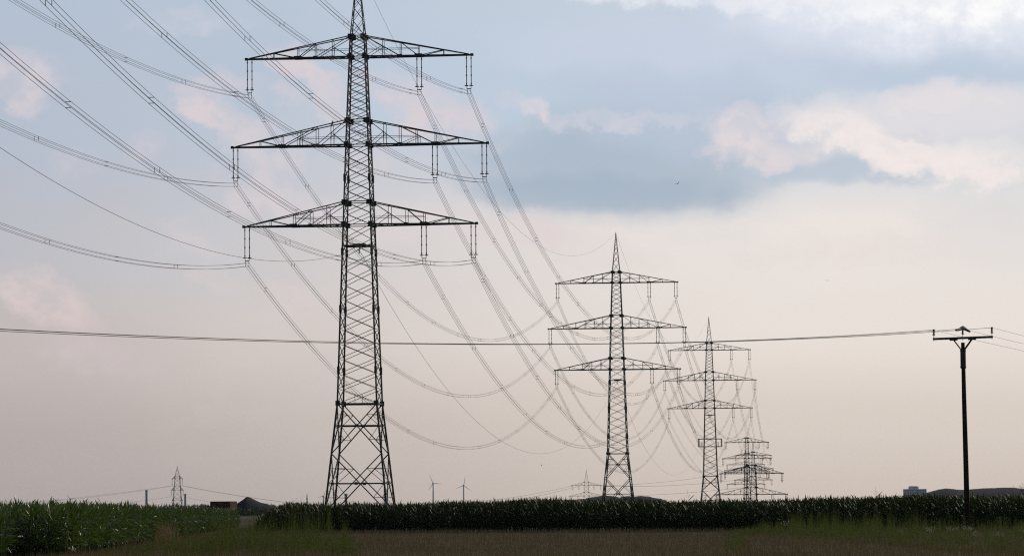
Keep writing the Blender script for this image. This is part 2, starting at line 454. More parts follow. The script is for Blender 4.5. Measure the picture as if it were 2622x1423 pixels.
    # --- crossarms, left and right half each a part
    for a in P['arms']:
        zb, zt = a['zb'], a['zt']
        for sgn, tip in ((-1, a['l']), (1, a['r'])):
            b = MB(); sb, s_t = S(zb) / 2, S(zt) / 2
            X = lambda u: sgn * (sb + (tip - sb) * u)
            hy = lambda u: sb * (1 - u) + 0.13 * u
            bot = lambda u, j: Vector((X(u), j * hy(u), zb))
            topx = lambda u: sgn * (s_t + (tip - 0.6 - s_t) * u)
            def top(u, j):
                x = X(u); f = min(1, max(0, (abs(x) - s_t) / (tip - 0.6 - s_t)))
                return Vector((x if u > 0 else sgn * s_t, j * (s_t * (1 - f) + 0.13 * f), zt + (zb + 0.1 - zt) * f))
            cw = 0.19 * th
            for j in (-1, 1):
                b.bar(bot(0, j), bot(1, j), cw, cw * 0.95)
                b.bar(top(0, j), top(0.97, j), 0.115 * th)
                for u in a['posts']:
                    b.bar(bot(u, j), top(u, j), 0.065 * th)
                um = a['main']; ui = a['ins']
                b.bar(bot(um, j), top(0, j), 0.075 * th)                          # body top down to the main node
                mid = bot(um, j).lerp(top(0, j), 0.5)
                b.bar(mid, bot(0, j), 0.06 * th)
                b.bar(mid, bot(um / 2, j), 0.05 * th)
                b.bar(bot(ui, j), top(um, j), 0.085 * th)
                if a.get('wide'):
                    m2 = bot(ui, j).lerp(top(um, j), 0.45)
                    b.bar(m2, bot(um, j), 0.06 * th); b.bar(m2, Vector((m2.x, m2.y, zb)), 0.05 * th)
                b.bar(bot(ui, j), top(a['posts'][-1], j), 0.085 * th)
                c = bot(ui, j); b.box(c + Vector((0, 0, 0.06)), (0.95, 0.12, 0.36))
                c = bot(um, j); b.box(c + Vector((0, 0, 0.05)), (0.5, 0.1, 0.28))
                if near or P.get('rail'):
                    hr = 1.0 if a.get('wide') else 0.95
                    b.bar(Vector((sgn * sb, j * sb * 0.8, zb + hr)), Vector((X(a['rail']), j * hy(a['rail']), zb + hr)), 0.05 * th)
            # plan bracing of the bottom panel and battens between the top chords
            n = 7
            for k in range(n):
                u0, u1 = k / n, (k + 1) / n
                s0 = 1 if k % 2 else -1
                b.bar(bot(u0, s0), bot(u1, -s0), 0.07 * th)
                b.bar(bot(u1, -1), bot(u1, 1), 0.06 * th)
            for u in a['posts']: b.bar(top(u, -1), top(u, 1), 0.06 * th)
            b.box((sgn * tip, 0, zb + 0.02), (0.35, 0.4, 0.3 * th))
            arm = b.build('crossarm', st, root)
            # insulator sets hang from the arm
            for x, zc in a['sets']:
                if x * sgn < 0: continue
                drop = zb - zc - 0.2
                ib = MB(); r = 0.05 * th
                for e in (-0.285, 0.285):
                    zz1 = zb - drop + 0.55
                    ib.tube([(x + e, 0, zb - 0.1), (x + e, 0, zz1)], r, 6)
                    for f in (0.08, 0.36, 0.64, 0.92):
                        zr = zb - 0.1 + (zz1 - zb + 0.1) * f
                        ib.tube([(x + e, 0, zr + 0.09), (x + e, 0, zr - 0.09)], r * 1.6, 6)
                    ib.ring((x + e, 0, zz1 + 0.08), 0.22, 0.045 * th, 10)
                    ib.bar((x + e - 0.22, 0, zz1 + 0.08), (x + e + 0.22, 0, zz1 + 0.08), 0.05)
                    ib.bar((x + e, 0, zz1 + 0.08), (x + e * 0.85, 0, zz1 - 0.3), 0.06 * th)
                io = ib.build('insulator_string', M_INS if near else st, arm)
                yb = MB(); zy = zb - drop + 0.25
                yb.bar((x - 0.27, 0, zy), (x + 0.27, 0, zy), 0.08 * th, 0.1 * th)
                for e in (-0.2, 0.2):
                    yb.bar((x + e, 0, zy), (x + e, 0, zc - 0.24), 0.035 * th)
                    for dz in (0.2, -0.2): yb.bar((x + e, -0.3, zc + dz), (x + e, 0.3, zc + dz), 0.06)
                yb.build('yoke', st, arm)
    # --- little platform where the slack cable is tied on
    if P.get('plat'):
        b = MB(); z = P['plat']; s2 = S(z)
        b.box((0, 0, z), (s2 * 0.96, s2 * 0.96, 0.06))
        for (p, q) in faces: b.bar(cor(z, *p), cor(z, *q), 0.1 * th, 0.09)
        b.box((0.1, -s2 * 0.1, z + 0.12), (1.5, 0.8, 0.3)); b.bar((0, 0, z), (0, 0, z - 0.9), 0.12)
        b.build('platform', st, root)
    if P.get('guard'):
        z0, z1 = P['guard']; b = MB(); s2 = S(z1) / 2 + 1.9
        for z in (z0, z1):
            for i, j in ((-1, -1), (1, -1), (1, 1), (-1, 1)):
                i2, j2 = -j, i
                b.bar((i * s2, j * s2 * 0.8, z), (i2 * s2, j2 * s2 * 0.8, z), 0.17)
        for i, j in ((-1, -1), (1, -1), (1, 1), (-1, 1)):
            b.bar((i * s2, j * s2 * 0.8, z0), (i * s2, j * s2 * 0.8, z1), 0.24)
            b.bar((i * (s2 - 1.1), j * s2 * 0.8, z0), (i * (s2 - 1.1), j * s2 * 0.8, z0 + 1.6), 0.12)
        b.build('climbing_guard', st, root)
    return root


PSI = math.radians(6.133)
PSI23 = math.atan2(66.6257 - 23.7357, 1256.73 - 843.59)
P1 = (-18.555, 450.0); P2 = (23.736, 843.59); P3 = (66.626, 1256.73)
PA = (110.0, 1750.0)


def arms(zb, zt, z_att, sets, sc_=1.0):
    """three crossarms, top first; sets: x of the hanging points per arm"""
    out = []
    for k in range(3):
        xs = sets[k]; wide = (k == 1)
        a = dict(zb=zb[k], zt=zt[k], l=-xs[0] + 0.4 * sc_, r=xs[-1] + 0.4 * sc_, sets=[(x, z_att[k]) for x in xs], wide=wide)
        a.update(dict(posts=[0.13, 0.26, 0.40, 0.56, 0.755], main=0.26, ins=0.56, rail=0.40) if wide else
                 dict(posts=[0.165, 0.33, 0.50, 0.735], main=0.33, ins=0.50, rail=0.50))
        out.append(a)
    return out


SETS = [(-13.42, 7.5, 13.58), (-15.2, 9.35, 15.4), (-13.8, 7.95, 14.0)]
pyl = {}
GRP = 'lattice pylons of the main line'
make_pylon(dict(xy=P1, psi=PSI, label='tallest dark lattice pylon, nearest one, its tip cut off by the frame', group=GRP, near=True,
    prof=[(0, 7.9), (14.61, 4.8), (36.33, 3.38), (46.07, 2.75), (59.44, 1.71)], top=59.44, tip=67.99, waist=14.61,
    low=[14.61, 11.97, 8.60, 5.01, 1.6], splice=[18.68, 26.09, 33.03, 42.04], plat=33.79,
    arms=arms((56.86, 46.07, 36.33), (59.44, 49.15, 39.17), (52.28, 41.51, 31.73), SETS)))
make_pylon(dict(xy=P2, psi=(PSI + PSI23) / 2, label='second largest dark lattice pylon, right of the tallest one', group=GRP, rail=True,
    prof=[(0, 7.5), (14.11, 4.45), (33.2, 3.25), (42.61, 2.7), (55.47, 1.72)], top=55.47, tip=64.18, waist=14.11,
    low=[14.11, 11.64, 8.48, 4.99, 1.6], splice=[18, 24.5, 30.2], plat=30.75, th=1.08,
    arms=arms((52.94, 42.61, 33.2), (55.47, 45.57, 35.88), (48.86, 38.54, 29.28), SETS)))
make_pylon(dict(xy=P3, psi=PSI23, label='third largest lattice pylon with box shaped climbing guard on its mast', group=GRP, rail=True,
    prof=[(0, 7.3), (12.26, 4.7), (35.24, 3.3), (44.69, 2.75), (57.4, 1.75)], top=57.4, tip=66.0, waist=12.26,
    low=[12.26, 10.1, 7.6, 4.2, 1.2], plat=32.9, guard=(22.3, 24.9), th=1.15,
    arms=arms((54.93, 44.69, 35.24), (57.4, 47.65, 37.99), (50.9, 40.68, 31.27), SETS)))
# the huddle of far pylons right of the third one
SA = [(-9.9, 5.6, 9.9), (-11.1, 6.9, 11.1), (-10.3, 5.9, 10.3)]
make_pylon(dict(xy=PA, psi=math.radians(4), label='far lattice pylon without a spire, tallest of the far huddle of pylons', group=GRP, rail=False,
    prof=[(0, 5.0), (6, 3.2), (18.3, 2.3), (34.6, 1.25)], top=34.6, tip=34.9, waist=6, low=[6, 4.6, 3.2, 1.8, 0.5], th=1.5,
    mat=M_STEEL, arms=arms((32.2, 24.6, 18.3), (34.4, 27.0, 20.6), (28.9, 21.3, 15.0), SA)))
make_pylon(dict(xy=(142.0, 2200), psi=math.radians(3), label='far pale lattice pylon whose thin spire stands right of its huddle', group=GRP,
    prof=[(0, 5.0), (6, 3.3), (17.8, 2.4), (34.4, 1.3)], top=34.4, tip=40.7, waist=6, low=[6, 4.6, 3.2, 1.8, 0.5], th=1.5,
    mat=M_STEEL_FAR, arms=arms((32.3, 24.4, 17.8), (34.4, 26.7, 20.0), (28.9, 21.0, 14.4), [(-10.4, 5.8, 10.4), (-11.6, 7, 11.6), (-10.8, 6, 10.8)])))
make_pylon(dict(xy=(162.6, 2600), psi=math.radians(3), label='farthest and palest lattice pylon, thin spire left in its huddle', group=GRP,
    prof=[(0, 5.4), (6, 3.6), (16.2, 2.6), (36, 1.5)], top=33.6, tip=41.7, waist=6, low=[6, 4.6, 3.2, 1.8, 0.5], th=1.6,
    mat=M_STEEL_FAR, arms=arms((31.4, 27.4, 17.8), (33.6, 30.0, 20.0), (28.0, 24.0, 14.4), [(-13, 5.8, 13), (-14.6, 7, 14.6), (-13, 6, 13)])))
# squat heavy pylon with two arms
make_pylon(dict(xy=(96.1, 1500), psi=math.radians(3), label='squat heavy pylon with two wide dark arms in the far huddle', group=GRP,
    prof=[(0, 5.2), (4, 4.3), (16, 3.6), (19.2, 3.4)], top=19.2, tip=19.3, waist=2.2, low=[2.2, 1.7, 1.2, 0.8, 0.4], th=1.6, pan=0.8,
    arms=[dict(zb=15.3, zt=18.6, l=12.8, r=12.8, posts=[0.2, 0.4, 0.6, 0.8], main=0.4, ins=0.6, rail=0.4, sets=[(-12.3, 11.6), (6.4, 12.6), (12.3, 11.6)]),
          dict(zb=6.9, zt=9.8, l=14.4, r=14.4, posts=[0.2, 0.4, 0.6, 0.8], main=0.4, ins=0.6, rail=0.4, sets=[(-13.9, 4.2), (8.3, 4.2), (13.9, 4.2)])]))
# two pylons of other lines, far away
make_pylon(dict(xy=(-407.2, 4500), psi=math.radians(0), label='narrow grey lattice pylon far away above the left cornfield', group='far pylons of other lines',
    prof=[(0, 12.0), (14, 9.6), (27.5, 8.0), (44.8, 5.2)], top=44.8, tip=56.5, waist=9, low=[9, 7, 5, 3, 1], th=2.1, mat=M_STEEL_FARTHEST, pan=0.75, peak_n=5,
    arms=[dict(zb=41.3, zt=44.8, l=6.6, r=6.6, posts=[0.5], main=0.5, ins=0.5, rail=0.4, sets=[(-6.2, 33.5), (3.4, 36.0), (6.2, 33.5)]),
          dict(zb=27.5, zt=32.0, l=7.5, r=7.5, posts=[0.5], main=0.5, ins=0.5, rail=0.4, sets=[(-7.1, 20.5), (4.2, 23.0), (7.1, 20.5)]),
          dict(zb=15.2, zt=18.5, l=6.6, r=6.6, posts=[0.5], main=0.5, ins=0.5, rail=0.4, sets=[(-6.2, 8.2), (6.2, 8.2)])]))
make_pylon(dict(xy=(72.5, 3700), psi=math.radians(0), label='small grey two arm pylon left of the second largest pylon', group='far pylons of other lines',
    prof=[(0, 6.2), (6, 5.4), (14.1, 5.0), (27.6, 4.2)], top=27.6, tip=40.1, waist=5, low=[5, 4, 3, 2, 1], th=1.7, mat=M_STEEL_FARTHEST, pan=0.9, peak_n=6,
    arms=[dict(zb=24.5, zt=28.0, l=15.2, r=15.2, posts=[0.2, 0.4, 0.7], main=0.4, ins=0.6, rail=0.4, sets=[(-14.2, 20.0), (-7.5, 20.0), (7.5, 20.0), (14.2, 20.0)]),
          dict(zb=14.1, zt=17.8, l=17.6, r=17.6, posts=[0.2, 0.4, 0.7], main=0.4, ins=0.6, rail=0.4, sets=[(-16.2, 10.0), (-8.5, 10.0), (8.5, 10.0), (16.2, 10.0)])]))

# ------------------------------------------------------------------ conductors
def axis(psi): return np.array([math.cos(psi), -math.sin(psi), 0.0])


def hang(a, b, sag, n):
    t = np.linspace(0, 1, n)[:, None]
    q = a * (1 - t) + b * t
    q[:, 2] -= 4 * sag * (t * (1 - t))[:, 0]
    return q


ARM = ['top', 'middle', 'bottom']
SIDE = ['left end', 'inner right', 'outer right']


def bundle(a, b, sag, psi, label, r, group, quad=True, gap=31.0):
    root = thing('conductor_bundle', label, 'power line', tuple(a), 0, group)
    L = float(np.linalg.norm(b - a)); n = 44
    q = hang(a, b, sag, n) - a
    m = MB(); m.tube(q, r, 5, cap=False)
    sx = axis(psi) * 0.2
    offs = [(sx * i + np.array([0, 0, 0.2 * j])) for i, j in ((-1, -1), (1, -1), (1, 1), (-1, 1))] if quad else [sx * -1, sx]
    first = None
    for o in offs:
        if first is None:
            s = m.build('wire', M_WIRE, root); first = s
        else:
            s = first.copy(); COL.objects.link(s); s.parent = root
        s.location = tuple(o)
    if quad and gap:
        k = int(L / gap); t0 = rnd.uniform(0.25, 0.6)
        for i in range(k):
            t = (i + t0) / k
            c = (a * (1 - t) + b * t) - a; c[2] -= 4 * sag * t * (1 - t)
            e = r * 1.15
            for s_ in (-1, 1):
                sp = MB()
                if i % 2: sp.bar(c + sx * s_ + np.array([0, 0, 0.22]), c + sx * s_ - np.array([0, 0, 0.22]), e * 2)
                else: sp.bar(c - sx * 1.1 + np.array([0, 0, 0.2 * s_]), c + sx * 1.1 + np.array([0, 0, 0.2 * s_]), e * 2)
                sp.build('spacer', M_STEEL, root)
    return root


def single(a, b, sag, label, r, group, name='earth_wire', cat='wire'):
    m = MB(); m.tube(hang(np.array(a, float), np.array(b, float), sag, 60) - np.array(a, float), r, 5, cap=False)
    o = m.build(name, M_WIRE); o.location = tuple(a)
    return tag(o, label, cat, group)


def at(p, psi, x, z): return np.array([p[0], p[1], 0.0]) + axis(psi) * x + np.array([0, 0, z])


PSI0 = math.radians(5.869)
P0 = (P1[0] - 311.15 * math.sin(PSI0), P1[1] - 311.15 * math.cos(PSI0))
Z1, Z2, Z3, ZA = (52.28, 41.51, 31.73), (48.86, 38.54, 29.28), (50.9, 40.68, 31.27), (28.9, 21.3, 15.0)
PSI2 = (PSI + PSI23) / 2
S2 = ['leftmost string', 'inner right string', 'far right string']
for k in range(3):
    for i in range(3):
        x = SETS[k][i]
        bundle(at(P1, PSI, x, Z1[k]), at(P0, PSI0, x, Z1[k] + 11.49), 9.67, PSI,
               'wire bundle from %s, %s arm of tallest pylon, towards upper left edge' % (S2[i], ARM[k]), 0.0175, 'wires over the near field')
        bundle(at(P1, PSI, x, Z1[k]), at(P2, PSI2, x, Z2[k]), 17.8, PSI,
               'wire bundle from %s, %s arm of tallest pylon, to second pylon' % (S2[i], ARM[k]), 0.0185, 'wires between first and second pylon')
        bundle(at(P2, PSI2, x, Z2[k]), at(P3, PSI23, x, Z3[k]), 18.5, PSI,
               'thin wire bundle from %s, %s arm of second pylon, to third' % (S2[i], ARM[k]), 0.02, 'wires between second and third pylon', gap=42)
        bundle(at(P3, PSI23, x, Z3[k]), at(PA, math.radians(4), SA[k][i], ZA[k]), 7.0, PSI,
               'faint wires from %s, %s arm of third pylon, to far huddle' % (S2[i], ARM[k]), 0.024, 'wires beyond the third pylon', quad=False)
EG = 'single wires of the main line'
tip = {1: np.array([*P1, 68.2]), 2: np.array([*P2, 64.4]), 3: np.array([*P3, 66.2])}
single(tip[1], np.array([*P0, 79.5]), 8.5, 'single earth wire from tip of tallest pylon over near field', 0.016, EG)
single(tip[1], tip[2], 17.1, 'single earth wire from tip of tallest pylon to tip of second pylon', 0.017, EG)
single(tip[2], tip[3], 17.5, 'single earth wire from tip of second pylon to tip of third pylon', 0.018, EG)
single((*P1, 33.4), (*P0, 44.9), 12.2, 'single slack cable from platform of tallest pylon to left edge', 0.02, EG, 'cable', 'cable')
single((*P1, 33.4), (*P2, 30.4), 20.3, 'single slack cable from platform of tallest pylon to second pylon', 0.02, EG, 'cable', 'cable')
single((*P2, 30.4), (*P3, 32.6), 20.5, 'single slack cable from mast of second pylon to third pylon', 0.02, EG, 'cable', 'cable')
# wires of the two far lines
FG = 'faint wires of the far lines'
far = [((-408, 4500, 33.5), (-660, 4300, 9.0), 5, 'faint wire from narrow far pylon sloping down to left edge, upper'),
       ((-413.4, 4500, 33.0), (-700, 4380, 7.0), 4, 'faint wire from narrow far pylon sloping down to left edge, lower of pair'),
       ((-409, 4500, 20.5), (-520, 4300, 8.0), 2, 'short faint wire from second arm of narrow far pylon to corn, leftward'),
       ((-405, 4500, 33.5), (-230, 4200, 8.0), 2, 'faint wire from top arm of narrow far pylon to tallest pylon foot'),
       ((-401, 4500, 33.0), (-225, 4300, 7.0), 2, 'second faint wire below the one right of narrow far pylon'),
       ((-405, 4500, 20.5), (-310, 4300, 7.5), 1.5, 'short faint wire from second arm of narrow far pylon to dark heap'),
       ((58.3, 3700, 24.4), (-90, 3500, 8.0), 5, 'faint wire from left end of small two arm pylon to wind turbines'),
       ((65.0, 3700, 24.4), (-60, 3650, 7.5), 5, 'faint wire from left arm of small two arm pylon, under the longer one'),
       ((86.7, 3700, 24.4), (200, 3300, 34.0), 3, 'faint wire rising right from small two arm pylon towards third pylon, upper'),
       ((80.0, 3700, 24.4), (200, 3200, 26.0), 3, 'faint wire rising right from small two arm pylon towards third pylon, middle'),
       ((89.0, 3700, 14.1), (200, 3200, 19.0), 2, 'faint wire rising right from lower arm of small two arm pylon')]
for a, b, s, lab in far:
    single(a, b, s, lab, 0.09, FG, 'overhead_wire')

# ------------------------------------------------------------------ wooden pole and its three wires
PSIP = math.radians(34.8)
pole = thing('utility_pole', 'single dark wooden pole with short crossarm at the right', 'utility pole', (30.37, 250, 0), -PSIP)
b = MB()
b.tube([(0.14, 0, -0.2), (0.1, 0, 4), (0.03, 0, 9), (0, 0, 12.75)], [0.19, 0.175, 0.15, 0.125], 14); b.build('pole', M_WOOD, pole, True)
b = MB(); b.tube([(0.0, 0, 11.0), (0, 0, 12.3)], 0.185, 14)
for z in (11.12, 12.2): b.tube([(0.0, 0, z - 0.03), (0, 0, z + 0.03)], 0.21, 14)
b.build('sleeve', M_POLEMETAL, pole)
for s in (-1, 1):
    b = MB(); b.bar((s * 0.12, 0, 12.28), (s * 0.66, 0, 12.93), 0.11, 0.09)
    b.bar((s * 0.42, 0, 12.95), (s * 0.98, 0, 12.95), 0.12, 0.09); b.build('brace', M_POLEMETAL, pole)
b = MB(); b.bar((-2.25, 0, 13.06), (2.25, 0, 13.06), 0.12, 0.15); b.build('crossarm', M_POLEMETAL, pole)
XS = (-2.2, 0.0, 2.2)
for x in XS:
    b = MB()
    b.tube([(x, 0, 12.9), (x, 0, 13.35)], 0.025, 6)
    for k in range(4): b.tube([(x, 0, 13.3 + k * 0.085), (x, 0, 13.33 + k * 0.085), (x, 0, 13.385 + k * 0.085)], [0.04, 0.115 - 0.012 * k, 0.035], 10)
    b.tube([(x, 0, 13.6), (x, 0, 13.72)], [0.075, 0.07], 8)
    b.build('insulator', M_INS, pole)
b = MB()
b.tube([(0, -0.95, 13.56), (0, -0.4, 13.63), (0, 0, 13.74), (0, 0.12, 13.74), (0, 0.55, 13.63), (0, 1.0, 13.54)], [0.08, 0.1, 0.14, 0.14, 0.1, 0.08], 8)
b.build('bird_cover', M_POLEMETAL, pole)
dl = np.array([-math.sin(PSIP), -math.cos(PSIP), 0.0])
for x, lab, dz in zip(XS, ('left', 'middle', 'right'), (0.2, 0.05, -0.24)):
    a = np.array([30.37, 250, 13.68]) + axis(PSIP) * x
    single(a, a + dl * 190 + np.array([0, 0, dz]), 3.41, 'long nearly level wire crossing the picture from %s insulator of wooden pole' % lab, 0.015, 'wires of the wooden pole', 'overhead_wire')
    single(a, a - dl * 120, 2.6, 'short wire from %s insulator of wooden pole to right edge' % lab, 0.011, 'wires of the wooden pole', 'overhead_wire')

# ------------------------------------------------------------------ vegetation
def strips(base, az, length, width, rise, droop, nseg, twist=0.0):
    """leaf blades: arrays of base (n,3), azimuth, length, width, start angle above horizon, droop -> V, F (quads)"""
    n = len(base); s = np.linspace(0, 1, nseg + 1)
    ang = rise[:, None] - droop[:, None] * s[None, :] ** 1.3
    ds = length[:, None] / nseg
    hx = np.cumsum(np.cos(ang) * ds, 1) - np.cos(ang) * ds
    hz = np.cumsum(np.sin(ang) * ds, 1) - np.sin(ang) * ds
    ca, sa = np.cos(az)[:, None], np.sin(az)[:, None]
    cx = base[:, 0:1] + hx * ca; cy = base[:, 1:2] + hx * sa; cz = base[:, 2:3] + hz
    prof = np.sin(np.pi * np.clip(0.12 + 0.88 * s, 0, 1)) ** 0.8; prof[-1] = 0.03
    w = width[:, None] * prof[None, :] / 2
    ta = az[:, None] + PI / 2
    tw = twist * np.ones((n, 1)) if np.isscalar(twist) else twist[:, None]
    lx, ly, lz = np.cos(ta) * w * np.cos(tw), np.sin(ta) * w * np.cos(tw), w * np.sin(tw)
    A = np.stack([cx - lx, cy - ly, cz - lz], -1); B = np.stack([cx + lx, cy + ly, cz + lz], -1)
    V = np.stack([A, B], 2).reshape(-1, 3)
    o = (np.arange(n) * (nseg + 1) * 2)[:, None] + (np.arange(nseg) * 2)[None, :]
    F = np.stack([o, o + 1, o + 3, o + 2], -1).reshape(-1, 4)
    return V, F


def join(parts):
    Vs, Fs, Ms = [], [], []; off = 0
    for V, F, m in parts:
        Vs.append(V); Fs.append(F + off); Ms.append(np.full(len(F), m)); off += len(V)
    return np.concatenate(Vs), np.concatenate(Fs), np.concatenate(Ms)


def corn(xy, h, n_leaf=11, tassel=0.25, lw=1.0):
    h = h * 0.9
    n = len(xy); parts = []
    st = np.zeros((n, 3)); st[:, :2] = xy
    parts.append((*strips(st, rng.uniform(0, 6.3, n), h * 0.93, np.full(n, 0.05), np.full(n, PI / 2), rng.uniform(0, 0.08, n), 2), 1))
    plane = rng.uniform(0, PI, n)
    for k in range(n_leaf):
        f = (k + 0.6) / n_leaf
        b = st.copy(); b[:, 2] = h * (0.08 + 0.80 * f) + rng.normal(0, 0.04, n)
        a = plane + (k % 2) * PI + rng.normal(0, 0.45, n)
        top = f > 0.72
        ln = h * (0.36 if not top else 0.30) * rng.uniform(0.75, 1.15, n)
        rise = (np.radians(52) if not top else np.radians(70)) + rng.normal(0, 0.2, n)
        dr = rng.uniform(0.5, 2.2, n) if not top else rng.uniform(0.1, 1.3, n)
        parts.append((*strips(b, a, ln, rng.uniform(0.065, 0.10, n) * lw, rise, dr, 4, rng.normal(0, 0.5, n)), 0))
    sel = rng.random(n) < tassel; q = sel.sum()
    if q:
        b = st[sel].copy(); b[:, 2] = h[sel] * 0.93
        for k in range(6):
            parts.append((*strips(b, rng.uniform(0, 6.3, q), h[sel] * rng.uniform(0.08, 0.14, q), np.full(q, 0.022),
                                  np.radians(60 if k else 88) + rng.normal(0, 0.2, q), rng.uniform(0, 0.5, q), 2), 2))
    return join(parts)


# right-hand field: its front row faces the camera
def front_y(x): return 284 - 0.62 * x + 0.35 * np.sin(x * 1.7)


rows = []
for r in range(26):
    step = 0.17 if r < 9 else 0.3
    xs = np.arange(-24, 50, step)
    y = front_y(xs) + r * 0.75 * 1.18 + (0 if r < 12 else (r - 12) * 3.0)
    x = xs + rng.normal(0, 0.06, len(xs)); y = y + rng.normal(0, 0.07, len(xs))
    keep = (x > -0.0695 * y) & (rng.random(len(xs)) > 0.04)
    rows.append(np.stack([x[keep], y[keep]], 1))
xy = np.concatenate(rows)
edge = xy[:, 0] + 0.0695 * xy[:, 1]
hh = 2.44 + 0.13 * np.sin(xy[:, 0] * 0.23 + 1) + 0.07 * np.sin(xy[:, 0] * 0.9) + rng.normal(0, 0.09, len(xy))
hh = hh * (0.42 + 0.58 * np.clip(edge / 2.9, 0, 1) ** 0.8)
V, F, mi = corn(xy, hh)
o = np_mesh('cornfield', V, F, [M_CORN_SHADED, M_STALK, M_TASSEL], mi)
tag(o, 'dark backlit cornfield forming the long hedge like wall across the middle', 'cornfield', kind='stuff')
# left-hand field: its edge runs away from the camera to the left
rows = []
E0, E1 = np.array([-18.0, 150.0]), np.array([-30.9, 415.0])
ed = (E1 - E0) / np.linalg.norm(E1 - E0); en = np.array([ed[1], -ed[0]]) * -1
en = np.array([-ed[1], ed[0]])                      # to the left of the edge
for r in range(24):
    step = 0.19 if r < 8 else 0.34
    t = np.arange(-8 if r > 2 else 0, np.linalg.norm(E1 - E0), step)
    p = E0 + t[:, None] * ed + (r * 0.75 if r < 12 else 9 + (r - 12) * 1.6) * en + rng.normal(0, 0.07, (len(t), 2))
    rows.append(p)
xy = np.concatenate(rows)
fr = np.clip((xy[:, 1] - 150) / 265, 0, 1)
hh = (2.17 - 0.22 * fr + 0.06 * np.sin(xy[:, 1] * 0.3) + rng.normal(0, 0.1, len(xy)))
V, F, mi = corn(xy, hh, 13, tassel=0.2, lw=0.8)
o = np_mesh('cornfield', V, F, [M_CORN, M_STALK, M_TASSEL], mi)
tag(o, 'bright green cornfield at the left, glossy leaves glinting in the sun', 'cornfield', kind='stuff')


# one plant that stands out above the wall of corn
def lone_corn(name, x, y, h, label, red=False):
    root = thing(name, label, 'plant', (x, y, 0))
    z3 = np.zeros((1, 3))
    V, F = strips(z3, np.array([0.3]), np.array([h * 0.95]), np.array([0.05]), np.array([PI / 2]), np.array([0.02]), 3)
    np_mesh('stalk', V, F, [M_STALK], None, root)
    n = 8; b = np.zeros((n, 3)); b[:, 2] = np.linspace(0.4, h * 0.86, n)
    a = np.where(np.arange(n) % 2, 0.15, PI + 0.1)
    V, F = strips(b, a, np.full(n, 0.75), np.full(n, 0.09), np.full(n, np.radians(45)), np.full(n, 0.1), 4, np.full(n, 0.9))
    for k in range(n):
        sl = slice(k * 10, k * 10 + 10)
        np_mesh('leaf', V[sl], F[:4], [M_RED if red and k > 4 else M_CORN_SHADED], None, root)
    n = 11; b = np.zeros((n, 3)); b[:, 2] = h * 0.92 + np.linspace(0, 0.28, n)
    a = np.arange(n) * PI + rng.normal(0, .4, n); ln = np.linspace(0.4, 0.2, n); rs = np.full(n, np.radians(48)); ln[-1] = 0.5; rs[-1] = PI / 2
    V, F = strips(b, a, ln, np.full(n, 0.03), rs, np.full(n, 0.1), 3)
    np_mesh('tassel', V, F, [M_RED if red else M_TASSEL], None, root)


lone_corn('corn_plant', 12.85, 274.6, 2.62, 'lone corn plant with open tassel standing above the corn, left of third pylon')
lone_corn('corn_plant', 26.1, 268.2, 2.75, 'lone reddish corn spike above the corn left of the far tower block', True)


def weeds(xy, h, nleaf, spread=0.10, wid=0.012, clump=0.0):
    """slender feathery stems with many short upright leaves, gathered in tufts of unequal height"""
    xy = np.array(xy); h = np.array(h)
    if clump:
        nc = max(4, len(xy) // 9)
        ci = rng.integers(0, len(xy), nc)
        k = rng.integers(0, nc, len(xy))
        r_ = np.abs(rng.normal(0, clump, len(xy))); a_ = rng.uniform(0, 6.3, len(xy))
        xy = xy[ci][k] + np.stack([np.cos(a_) * r_, np.sin(a_) * r_], 1)
        boost = 1.08 * rng.gamma(5, 1 / 5, nc) ** 0.85
        h = h[ci][k] * np.clip(boost[k] * (1.12 - 0.5 * r_ / (clump * 2)), 0.35, 1.45) * rng.uniform(0.8, 1.05, len(xy))
    n = len(xy); parts = []
    b0 = np.zeros((n, 3)); b0[:, :2] = xy
    lean_a = rng.uniform(0, 6.3, n); lean = np.abs(rng.normal(0, 0.1, n))
    V, F = strips(b0, lean_a, h, np.full(n, 0.014), PI / 2 - lean, np.zeros(n), 1); parts.append((V, F, 0))
    for k in range(nleaf):
        f = 0.15 + 0.83 * (k + rng.random(n)) / nleaf
        b = b0.copy()
        b[:, 0] += np.cos(lean_a) * np.sin(lean) * h * f; b[:, 1] += np.sin(lean_a) * np.sin(lean) * h * f; b[:, 2] = h * f
        ln = h * spread * (1.25 - f) * 1.5 * rng.uniform(0.6, 1.3, n) + 0.03
        parts.append((*strips(b, rng.uniform(0, 6.3, n), ln, np.full(n, wid) * rng.uniform(0.7, 1.6, n),
                              np.radians(48) + rng.normal(0, 0.25, n), rng.uniform(-0.4, 0.6, n), 1), 0))
    V, F, mi = join(parts)
    return V, F, mi


def pxray(x, y_): return (x - 1311) / FPX * y_


# left clump of tall weeds
pts, hs = [], []
N_ = 5200
Y = rng.uniform(138, 176, N_); px = rng.uniform(-120, 893, N_)
X = pxray(px, Y)
prof = np.interp(px, [-120, 200, 340, 450, 560, 640, 700, 780, 850, 880, 893], [0.1, 0.14, 0.25, 0.62, 1.02, 1.25, 1.38, 1.48, 1.45, 1.2, 0.75])
hgt = prof * (0.72 + 0.28 * rng.random(N_)) * (1 + 0.12 * np.sin(X * 2.1) + 0.1 * np.sin(X * 5.3 + Y))
edge_x = -0.1215 * Y - 0.3                       # keep out of the corn
ok = X > np.interp(Y, [138, 150, 415], [-17.2, -17.6, -30.4])
V, F, mi = weeds(np.stack([X, Y], 1)[ok], hgt[ok] * 1.04, 26, clump=0.2)
o = np_mesh('weeds', V, F, [M_WEED], mi)
tag(o, 'tall feathery green weeds in the left foreground before both cornfields', 'weeds', kind='stuff')
